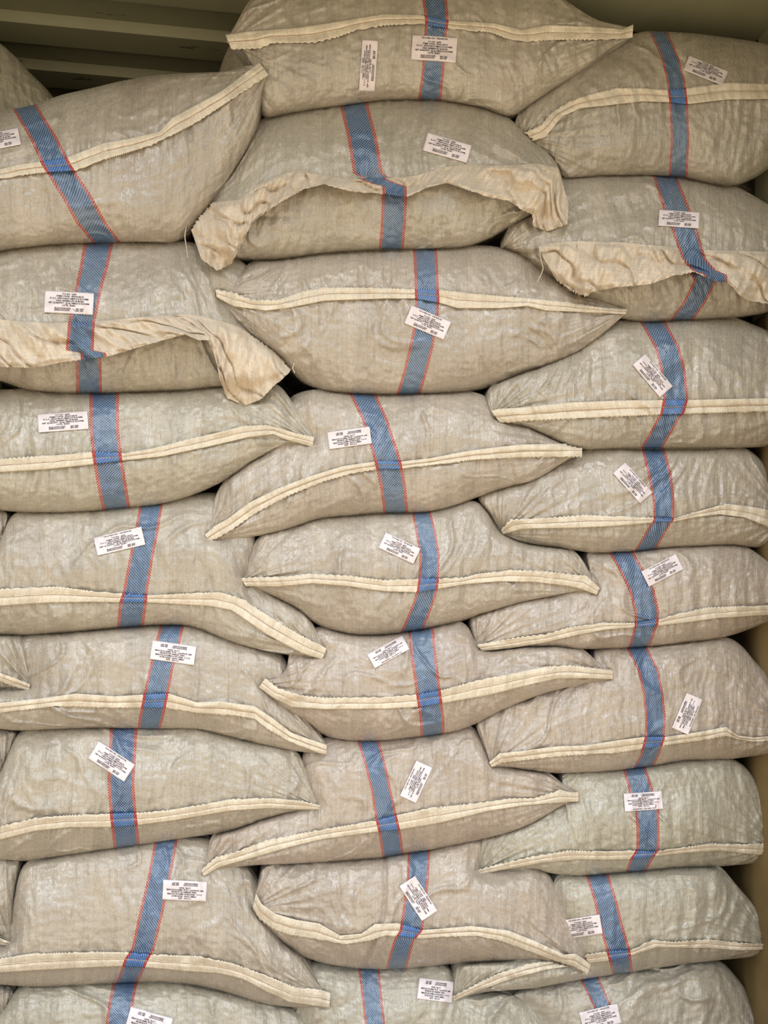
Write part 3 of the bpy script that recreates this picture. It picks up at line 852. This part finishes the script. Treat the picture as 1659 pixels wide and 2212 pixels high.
sack('woven sack fifth in the middle column, sticker left of stripe, hem nearly level',
     [(523, 1250), (535, 1225), (545, 1195), (555, 1165), (615, 1146), (690, 1121), (750, 1116), (830, 1110), (894, 1110), (979, 1100), (1024, 1085), (1049, 1105), (1079, 1150), (1139, 1175), (1229, 1187), (1258, 1215), (1277, 1248), (1292, 1272)],
     [(525, 1258), (560, 1274), (600, 1293), (645, 1315), (675, 1345), (710, 1361), (765, 1372), (829, 1373), (904, 1362), (1004, 1341), (1039, 1326), (1129, 1300), (1229, 1280), (1262, 1275), (1290, 1282)],
     hem=([(520, 1249), (550, 1247), (625, 1245), (665, 1239), (750, 1243), (829, 1253), (901, 1250), (944, 1250), (1004, 1247), (1029, 1240), (1104, 1231), (1179, 1234), (1244, 1242), (1266, 1243), (1296, 1270)],
          [(530, 1266), (600, 1267), (675, 1260), (750, 1266), (829, 1277), (901, 1280), (946, 1272), (1004, 1262), (1079, 1256), (1154, 1257), (1229, 1266), (1255, 1272), (1289, 1285)]),
     stripe=[(1070, 904, 21), (1110, 911, 21), (1150, 920, 22), (1200, 928, 22), (1250, 926, 22), (1275, 923, 22), (1315, 910, 23), (1365, 889, 24)], pink='u',
     stickers=[(863, 1184, 83, 37, 25, 'B')], y0=0.0)

sack('woven sack fourth in the left column, hem sloping steeply down at its right end',
     [(-240, 1250), (-150, 1230), (-40, 1215), (-5, 1190), (10, 1150), (25, 1112), (120, 1108), (260, 1098), (350, 1090), (400, 1077), (470, 1070), (530, 1100), (555, 1160), (548, 1220), (560, 1272), (600, 1298), (650, 1325), (678, 1350), (692, 1383), (703, 1403)],
     [(-240, 1270), (-150, 1350), (-40, 1373), (0, 1372), (55, 1372), (150, 1367), (250, 1357), (350, 1350), (415, 1352), (500, 1387), (565, 1405), (640, 1418), (697, 1423)],
     hem=([(-235, 1265), (-120, 1275), (0, 1272), (125, 1267), (200, 1277), (258, 1282), (320, 1286), (400, 1282), (475, 1279), (525, 1294), (555, 1314), (625, 1358), (680, 1388), (706, 1400)],
          [(-235, 1285), (-120, 1305), (0, 1309), (100, 1302), (200, 1300), (258, 1301), (318, 1301), (450, 1309), (500, 1318), (525, 1335), (575, 1370), (650, 1410), (696, 1425)]),
     stripe=[(1060, 332, 25), (1100, 325, 25), (1150, 316, 26), (1200, 306, 26), (1280, 292, 27), (1300, 288, 30), (1357, 281, 29)], pink='u',
     stickers=[(258, 1169, 106, 40, -13, 'B')], y0=0.0)

sack('woven sack fifth in the right column, sticker touching the stripe right edge',
     [(1030, 1393), (1022, 1370), (1008, 1342), (1079, 1317), (1154, 1296), (1229, 1283), (1262, 1262), (1277, 1240), (1260, 1205), (1265, 1193), (1319, 1195), (1379, 1192), (1454, 1182), (1554, 1177), (1614, 1187), (1639, 1207), (1659, 1222), (1720, 1260), (1790, 1310)],
     [(1031, 1400), (1060, 1407), (1129, 1397), (1204, 1396), (1254, 1403), (1329, 1401), (1429, 1395), (1554, 1380), (1604, 1365), (1659, 1343), (1720, 1330), (1790, 1318)],
     hem=([(1029, 1393), (1079, 1384), (1129, 1375), (1179, 1370), (1229, 1355), (1304, 1345), (1372, 1346), (1424, 1337), (1479, 1322), (1529, 1312), (1659, 1307), (1780, 1303)],
          [(1042, 1406), (1104, 1400), (1179, 1387), (1254, 1370), (1309, 1360), (1372, 1355), (1424, 1351), (1479, 1345), (1554, 1335), (1659, 1328), (1780, 1325)]),
     stripe=[(1150, 1326, 27), (1195, 1343, 27), (1230, 1363, 27), (1275, 1386, 28), (1325, 1398, 27), (1350, 1396, 25), (1398, 1381, 23)], pink='u',
     stickers=[(1431, 1232, 84, 37, -27, 'B')], y0=0.01)

sack('woven sack sixth in the middle column, left hem end folded up over its neighbour',
     [(566, 1472), (590, 1468), (606, 1469), (625, 1450), (620, 1420), (645, 1385), (690, 1358), (765, 1373), (830, 1375), (904, 1362), (985, 1345), (1010, 1356), (1029, 1400), (1100, 1400), (1150, 1396), (1204, 1396), (1254, 1404), (1276, 1425), (1300, 1440), (1324, 1450)],
     [(562, 1488), (590, 1510), (630, 1540), (670, 1562), (690, 1585), (715, 1595), (775, 1601), (829, 1600), (904, 1592), (979, 1582), (1024, 1566), (1079, 1536), (1129, 1515), (1179, 1496), (1279, 1473), (1323, 1468)],
     hem=([(573, 1465), (600, 1486), (650, 1502), (700, 1507), (830, 1506), (901, 1500), (954, 1491), (1029, 1470), (1104, 1455), (1179, 1440), (1229, 1437), (1324, 1448)],
          [(559, 1485), (590, 1507), (630, 1527), (700, 1532), (830, 1531), (906, 1527), (956, 1519), (1054, 1502), (1154, 1477), (1204, 1466), (1254, 1465), (1324, 1467)]),
     stripe=[(1330, 902, 28), (1365, 910, 28), (1425, 916, 28), (1500, 926, 27), (1550, 933, 27), (1585, 934, 26)], pink='u',
     stickers=[(839, 1408, 86, 34, 151, 'B')], y0=-0.01)

sack('shaded sack corner with hem tip at left edge, beside the left column fifth sack',
     [(-420, 1420), (-300, 1370), (-100, 1368), (0, 1370), (45, 1374), (56, 1392), (58, 1420), (63, 1455), (67, 1478)],
     [(-420, 1430), (-300, 1480), (-100, 1490), (0, 1488), (40, 1490), (66, 1490)],
     hem=([(-380, 1430), (-100, 1450), (0, 1453), (30, 1464), (65, 1478)], [(-380, 1450), (-100, 1468), (0, 1471), (30, 1483), (63, 1492)]),
     y0=0.02, pink='l')

sack('woven sack fifth in the left column, upside-down sticker lying across its stripe',
     [(-240, 1470), (-150, 1400), (-60, 1378), (55, 1372), (150, 1367), (250, 1357), (350, 1350), (415, 1352), (500, 1387), (565, 1405), (605, 1410), (622, 1440), (630, 1500), (655, 1545), (680, 1575), (700, 1597), (707, 1611)],
     [(-240, 1480), (-150, 1550), (-60, 1568), (0, 1575), (40, 1579), (125, 1575), (225, 1573), (350, 1575), (425, 1573), (500, 1593), (575, 1610), (650, 1625), (706, 1628)],
     hem=([(-235, 1490), (-100, 1515), (0, 1518), (75, 1510), (165, 1498), (250, 1504), (315, 1500), (365, 1498), (425, 1517), (475, 1515), (550, 1525), (590, 1552), (630, 1583), (675, 1599), (706, 1609)],
          [(-235, 1510), (-100, 1535), (0, 1540), (75, 1531), (125, 1525), (225, 1529), (305, 1529), (360, 1529), (425, 1540), (500, 1545), (550, 1553), (575, 1573), (625, 1602), (690, 1627), (705, 1630)]),
     stripe=[(1320, 378, 26), (1352, 371, 26), (1400, 360, 27), (1450, 347, 26), (1500, 337, 27), (1550, 327, 27), (1575, 322, 25)], pink='l',
     stickers=[(374, 1410, 96, 41, 188, 'A')], y0=0.0)

sack('woven sack sixth in the left column, diamond-tilted sticker at the stripe upper left',
     [(-240, 1770), (-120, 1760), (-40, 1730), (-5, 1690), (12, 1650), (30, 1605), (45, 1580), (125, 1575), (225, 1573), (350, 1576), (425, 1574), (500, 1594), (575, 1611), (640, 1622), (658, 1660), (672, 1700), (691, 1742)],
     [(-240, 1780), (-120, 1835), (0, 1857), (65, 1861), (150, 1847), (250, 1832), (310, 1824), (400, 1810), (500, 1797), (550, 1776), (625, 1753), (691, 1747)],
     hem=([(-235, 1785), (-100, 1792), (0, 1785), (75, 1767), (150, 1761), (235, 1758), (295, 1756), (350, 1752), (425, 1740), (500, 1726), (590, 1724), (650, 1730), (693, 1740)],
          [(-235, 1800), (-100, 1818), (0, 1814), (75, 1795), (150, 1787), (240, 1787), (300, 1782), (375, 1772), (500, 1751), (575, 1746), (650, 1748), (694, 1749)]),
     stripe=[(1530, 268, 30), (1575, 267, 30), (1690, 261, 29), (1757, 266, 29), (1830, 274, 29)], pink='u',
     stickers=[(241, 1645, 93, 44, 33, 'B')], y0=0.0)

sack('woven sack sixth in the right column, sticker turned on its side far from the stripe',
     [(1059, 1650), (1049, 1620), (1029, 1585), (1023, 1568), (1079, 1536), (1129, 1516), (1179, 1497), (1240, 1480), (1272, 1460), (1284, 1430), (1276, 1406), (1354, 1402), (1429, 1396), (1554, 1381), (1579, 1385), (1609, 1408), (1629, 1438), (1659, 1465), (1700, 1510), (1715, 1570)],
     [(1061, 1656), (1100, 1657), (1154, 1667), (1204, 1671), (1329, 1665), (1429, 1652), (1479, 1642), (1579, 1640), (1659, 1629), (1700, 1618), (1713, 1590)],
     hem=([(1056, 1647), (1079, 1627), (1129, 1622), (1204, 1612), (1264, 1610), (1329, 1600), (1392, 1592), (1437, 1592), (1504, 1582), (1569, 1570), (1594, 1589), (1629, 1593), (1659, 1590), (1708, 1580)],
          [(1062, 1657), (1089, 1647), (1179, 1637), (1229, 1632), (1329, 1627), (1392, 1617), (1437, 1610), (1504, 1601), (1569, 1590), (1600, 1598), (1629, 1602), (1659, 1600), (1708, 1592)]),
     stripe=[(1360, 1360, 23), (1400, 1376, 23), (1450, 1401, 23), (1500, 1411, 22), (1550, 1416, 22), (1595, 1414, 22), (1630, 1404, 21), (1658, 1390, 21)], pink='l',
     stickers=[(1485, 1542, 82, 38, 113, 'B')], y0=0.0)

sack('woven sack seventh in the middle column, upright slanted sticker right of the stripe',
     [(438, 1884), (448, 1855), (453, 1808), (500, 1797), (560, 1772), (625, 1753), (668, 1735), (655, 1680), (648, 1632), (690, 1597), (775, 1601), (829, 1601), (904, 1593), (979, 1583), (1022, 1568), (1032, 1590), (1050, 1625), (1060, 1656), (1110, 1660), (1179, 1671), (1219, 1700), (1248, 1714)],
     [(441, 1890), (480, 1875), (550, 1869), (650, 1865), (750, 1859), (830, 1853), (869, 1845), (929, 1837), (999, 1822), (1079, 1805), (1139, 1785), (1179, 1762), (1219, 1736), (1248, 1728)],
     hem=([(435, 1879), (465, 1852), (510, 1840), (575, 1815), (650, 1800), (725, 1787), (810, 1773), (861, 1760), (929, 1745), (1029, 1735), (1099, 1725), (1154, 1724), (1209, 1707), (1249, 1712)],
          [(440, 1893), (475, 1872), (550, 1852), (625, 1830), (700, 1812), (810, 1797), (866, 1792), (954, 1777), (1054, 1752), (1129, 1740), (1204, 1734), (1250, 1731)]),
     stripe=[(1570, 790, 24), (1602, 796, 24), (1650, 810, 23), (1710, 824, 22), (1765, 834, 24), (1800, 842, 24), (1847, 849, 24)], pink='u',
     stickers=[(899, 1689, 84, 38, -65, 'B')], y0=0.0)

sack('woven sack seventh in the right column, ribbed left corner, sticker across the stripe',
     [(1032, 1880), (1029, 1850), (1030, 1823), (1079, 1806), (1139, 1785), (1179, 1762), (1225, 1735), (1215, 1700), (1205, 1674), (1329, 1666), (1429, 1652), (1500, 1643), (1579, 1642), (1619, 1672), (1639, 1710), (1648, 1745), (1656, 1765), (1664, 1800), (1672, 1825)],
     [(1034, 1890), (1079, 1882), (1154, 1875), (1189, 1887), (1254, 1893), (1354, 1885), (1454, 1875), (1554, 1872), (1629, 1865), (1652, 1857), (1670, 1838)],
     hem=([(1031, 1880), (1064, 1870), (1149, 1850), (1229, 1837), (1304, 1840), (1359, 1837), (1412, 1840), (1479, 1830), (1539, 1822), (1609, 1824), (1640, 1822), (1672, 1822)],
          [(1034, 1891), (1079, 1880), (1179, 1862), (1254, 1856), (1304, 1857), (1359, 1856), (1412, 1850), (1479, 1842), (1554, 1837), (1600, 1842), (1640, 1847), (1668, 1840)]),
     stripe=[(1620, 1362, 25), (1662, 1371, 25), (1705, 1384, 27), (1750, 1398, 26), (1800, 1400, 25), (1835, 1399, 25), (1855, 1386, 25), (1885, 1373, 22)], pink='u',
     stickers=[(1390, 1731, 83, 39, 176, 'B')], y0=0.01, rec=0.06)

sack('twisted woven sack eighth in the middle column, vertical fold and dipping wavy hem',
     [(546, 1958), (550, 1935), (562, 1905), (565, 1872), (650, 1866), (750, 1860), (830, 1854), (869, 1846), (929, 1838), (999, 1823), (1045, 1815), (1075, 1850), (1130, 1868), (1180, 1882), (1200, 1925), (1219, 1980), (1244, 2035), (1262, 2065), (1276, 2084)],
     [(547, 1968), (570, 1996), (610, 2035), (650, 2065), (700, 2082), (775, 2092), (830, 2094), (879, 2092), (979, 2082), (1104, 2075), (1180, 2076), (1230, 2088), (1270, 2104)],
     hem=([(553, 1930), (565, 1952), (595, 1974), (640, 1987), (690, 1995), (735, 2021), (780, 2017), (810, 1996), (829, 1995), (859, 1994), (911, 2009), (954, 2006), (1019, 2000), (1099, 2010), (1154, 2032), (1219, 2062), (1244, 2060), (1276, 2082)],
          [(546, 1960), (560, 1985), (590, 2007), (625, 2020), (700, 2032), (745, 2040), (800, 2032), (829, 2022), (859, 2022), (911, 2028), (954, 2024), (1029, 2022), (1079, 2032), (1129, 2050), (1204, 2077), (1240, 2088), (1269, 2106)]),
     stripe=[(1800, 906, 24), (1842, 905, 24), (1890, 903, 24), (1950, 897, 25), (2010, 888, 25), (2030, 873, 22), (2092, 856, 23)], pink='l',
     stickers=[(904, 1941, 90, 41, 57, 'B')], y0=0.0, fold=[(832, 1850), (833, 1930), (828, 1985), (815, 2020), (800, 2060), (790, 2095)])

sack('grey sack corner at left edge, beside the left column seventh sack',
     [(-420, 1990), (-300, 1880), (-100, 1860), (0, 1858), (46, 1862), (36, 1910), (29, 1950), (26, 2000), (24, 2030)],
     [(-420, 2000), (-300, 2040), (-100, 2046), (0, 2044), (22, 2038)],
     hem=([(-380, 2000), (-100, 2020), (0, 2026), (24, 2036)], [(-380, 2020), (-100, 2040), (0, 2042), (20, 2042)]), y0=0.02, pink='l')

sack('woven sack seventh in the left column, upside-down sticker right of the stripe',
     [(-240, 2060), (-100, 2040), (15, 2032), (25, 1980), (35, 1920), (50, 1866), (150, 1848), (250, 1833), (310, 1825), (400, 1811), (470, 1820), (540, 1880), (580, 1960), (600, 2025), (650, 2070), (670, 2108), (690, 2135), (712, 2145)],
     [(-240, 2070), (-100, 2118), (0, 2127), (85, 2133), (225, 2125), (350, 2120), (425, 2130), (500, 2147), (575, 2170), (640, 2177), (712, 2176)],
     hem=([(-235, 2060), (-100, 2070), (0, 2070), (75, 2060), (200, 2056), (275, 2057), (320, 2062), (425, 2065), (500, 2080), (575, 2107), (635, 2132), (693, 2138), (714, 2145)],
          [(-235, 2080), (-100, 2100), (0, 2101), (150, 2092), (263, 2087), (320, 2090), (400, 2098), (475, 2103), (525, 2115), (575, 2142), (625, 2165), (712, 2178)]),
     stripe=[(1780, 366, 25), (1820, 358, 25), (1900, 343, 25), (1975, 326, 26), (2050, 309, 25), (2070, 296, 26), (2120, 276, 24)], pink='u',
     stickers=[(399, 1924, 95, 43, 183, 'A')], y0=0.0)

sack('woven sack eighth in the right column, sticker tucked under the twisted sack',
     [(977, 2153), (984, 2125), (981, 2089), (1040, 2080), (1104, 2074), (1150, 2050), (1185, 1990), (1190, 1930), (1200, 1890), (1254, 1894), (1354, 1886), (1454, 1876), (1554, 1873), (1584, 1913), (1629, 1963), (1647, 1995), (1655, 2030), (1668, 2042)],
     [(979, 2158), (1054, 2142), (1154, 2135), (1204, 2125), (1279, 2112), (1379, 2097), (1479, 2082), (1544, 2075), (1629, 2067), (1652, 2052), (1668, 2047)],
     hem=([(974, 2155), (1039, 2120), (1079, 2102), (1139, 2082), (1200, 2072), (1264, 2062), (1314, 2055), (1364, 2052), (1409, 2030), (1454, 2035), (1529, 2029), (1604, 2037), (1668, 2040)],
          [(979, 2163), (1029, 2142), (1104, 2115), (1179, 2095), (1279, 2080), (1319, 2075), (1367, 2063), (1419, 2046), (1529, 2048), (1604, 2053), (1668, 2050)]),
     stripe=[(1850, 1276, 25), (1893, 1291, 25), (1950, 1309, 25), (2000, 1320, 26), (2050, 1335, 26), (2102, 1345, 23)], pink='u',
     stickers=[(1256, 2003, 86, 42, -9, 'B')], y0=0.0, rec=0.06)

sack('lowest woven sack on the left, sticker cut by the bottom of the picture',
     [(-200, 2260), (-60, 2220), (0, 2205), (25, 2160), (38, 2136), (85, 2134), (225, 2126), (350, 2121), (425, 2131), (500, 2148), (575, 2171), (635, 2182), (665, 2220), (700, 2290), (715, 2340)],
     [(-200, 2280), (-60, 2370), (100, 2395), (300, 2390), (500, 2385), (650, 2370), (715, 2350)],
     hem=([(-180, 2300), (100, 2310), (400, 2305), (700, 2335)], [(-180, 2330), (100, 2340), (400, 2335), (700, 2365)]),
     stripe=[(2080, 278, 26), (2122, 270, 27), (2175, 260, 27), (2212, 256, 28), (2380, 235, 28)],
     stickers=[(322, 2210, 95, 47, 196, 'A')], y0=0.01)

sack('lowest woven sack of the middle column, sticker under the tip of another sack',
     [(560, 2300), (600, 2220), (640, 2170), (655, 2110), (665, 2078), (700, 2084), (775, 2093), (879, 2093), (965, 2086), (985, 2125), (1020, 2152), (1080, 2150), (1130, 2165), (1165, 2195), (1200, 2260), (1220, 2320)],
     [(560, 2310), (600, 2350), (700, 2380), (850, 2390), (1000, 2385), (1150, 2365), (1220, 2330)],
     hem=([(570, 2300), (800, 2310), (1000, 2305), (1210, 2320)], [(570, 2325), (800, 2335), (1000, 2330), (1210, 2345)]),
     stripe=[(2050, 795, 23), (2095, 797, 23), (2150, 803, 22), (2212, 810, 22), (2370, 820, 22)],
     stickers=[(941, 2139, 76, 46, 187, 'A')], y0=0.015)

sack('lowest woven sack on the right, sticker on the stripe at the bottom edge',
     [(1000, 2330), (1040, 2250), (1080, 2180), (1120, 2142), (1154, 2138), (1204, 2128), (1279, 2114), (1379, 2098), (1479, 2083), (1544, 2077), (1565, 2088), (1589, 2118), (1609, 2140), (1622, 2180), (1650, 2230), (1670, 2300)],
     [(1000, 2340), (1060, 2370), (1200, 2385), (1400, 2375), (1550, 2360), (1670, 2310)],
     hem=([(1010, 2325), (1250, 2305), (1450, 2290), (1660, 2290)], [(1010, 2350), (1250, 2330), (1450, 2315), (1660, 2310)]),
     stripe=[(2080, 1262, 21), (2115, 1274, 21), (2175, 1302, 20), (2212, 1313, 20), (2350, 1340, 20)],
     stickers=[(1297, 2199, 84, 44, -14, 'B')], y0=0.02, rec=0.06)

sack('sliver of dark sack at left edge, beside the left column fourth sack',
     [(-420, 1200), (-300, 1120), (-100, 1102), (0, 1104), (19, 1110), (12, 1150), (4, 1180)],
     [(-420, 1215), (-300, 1300), (-100, 1320), (-20, 1290), (2, 1190)], y0=0.03, expand=4)
sack('sliver of dark sack at left edge, beside the left column sixth sack',
     [(-420, 1660), (-300, 1585), (-100, 1575), (0, 1577), (40, 1582), (25, 1625), (8, 1662)],
     [(-420, 1675), (-300, 1740), (-100, 1745), (-20, 1720), (6, 1672)], y0=0.035, expand=4)
sack('dark sack corner in the bottom left corner of the picture',
     [(-420, 2220), (-300, 2140), (-100, 2128), (0, 2128), (32, 2135), (25, 2170), (8, 2210)],
     [(-420, 2235), (-300, 2310), (-100, 2320), (-20, 2290), (4, 2220)], y0=0.035, expand=4)

# sacks standing deeper in the container, seen through the gaps
sack('shaded grey sack at far top left, rounded shoulder against the ribbed ceiling',
     [(-500, 330), (-400, 140), (-250, 60), (-100, 50), (-10, 85), (30, 118), (65, 158), (100, 190), (120, 215), (150, 280), (160, 330)],
     [(-500, 340), (-400, 430), (-200, 450), (0, 440), (100, 420), (160, 340)], y0=0.20, expand=0, Dk=0.9, amp=1.3, bk=0.35)
sack('shaded sack behind the left end of the topmost sack',
     [(440, 300), (465, 200), (474, 150), (490, 108), (520, 60), (600, 40), (720, 40), (820, 80), (860, 200)],
     [(440, 310), (500, 390), (600, 420), (750, 400), (860, 230)], y0=0.22, expand=0, Dk=0.9, amp=1.2, bk=0.35)
sack('shaded sack in the right-hand gap below the top right sack',
     [(1440, 420), (1500, 370), (1560, 350), (1600, 352), (1640, 372), (1665, 400), (1690, 450)],
     [(1440, 440), (1500, 500), (1580, 530), (1660, 510), (1690, 460)], y0=0.24, expand=0, Dk=0.9, bk=0.35)
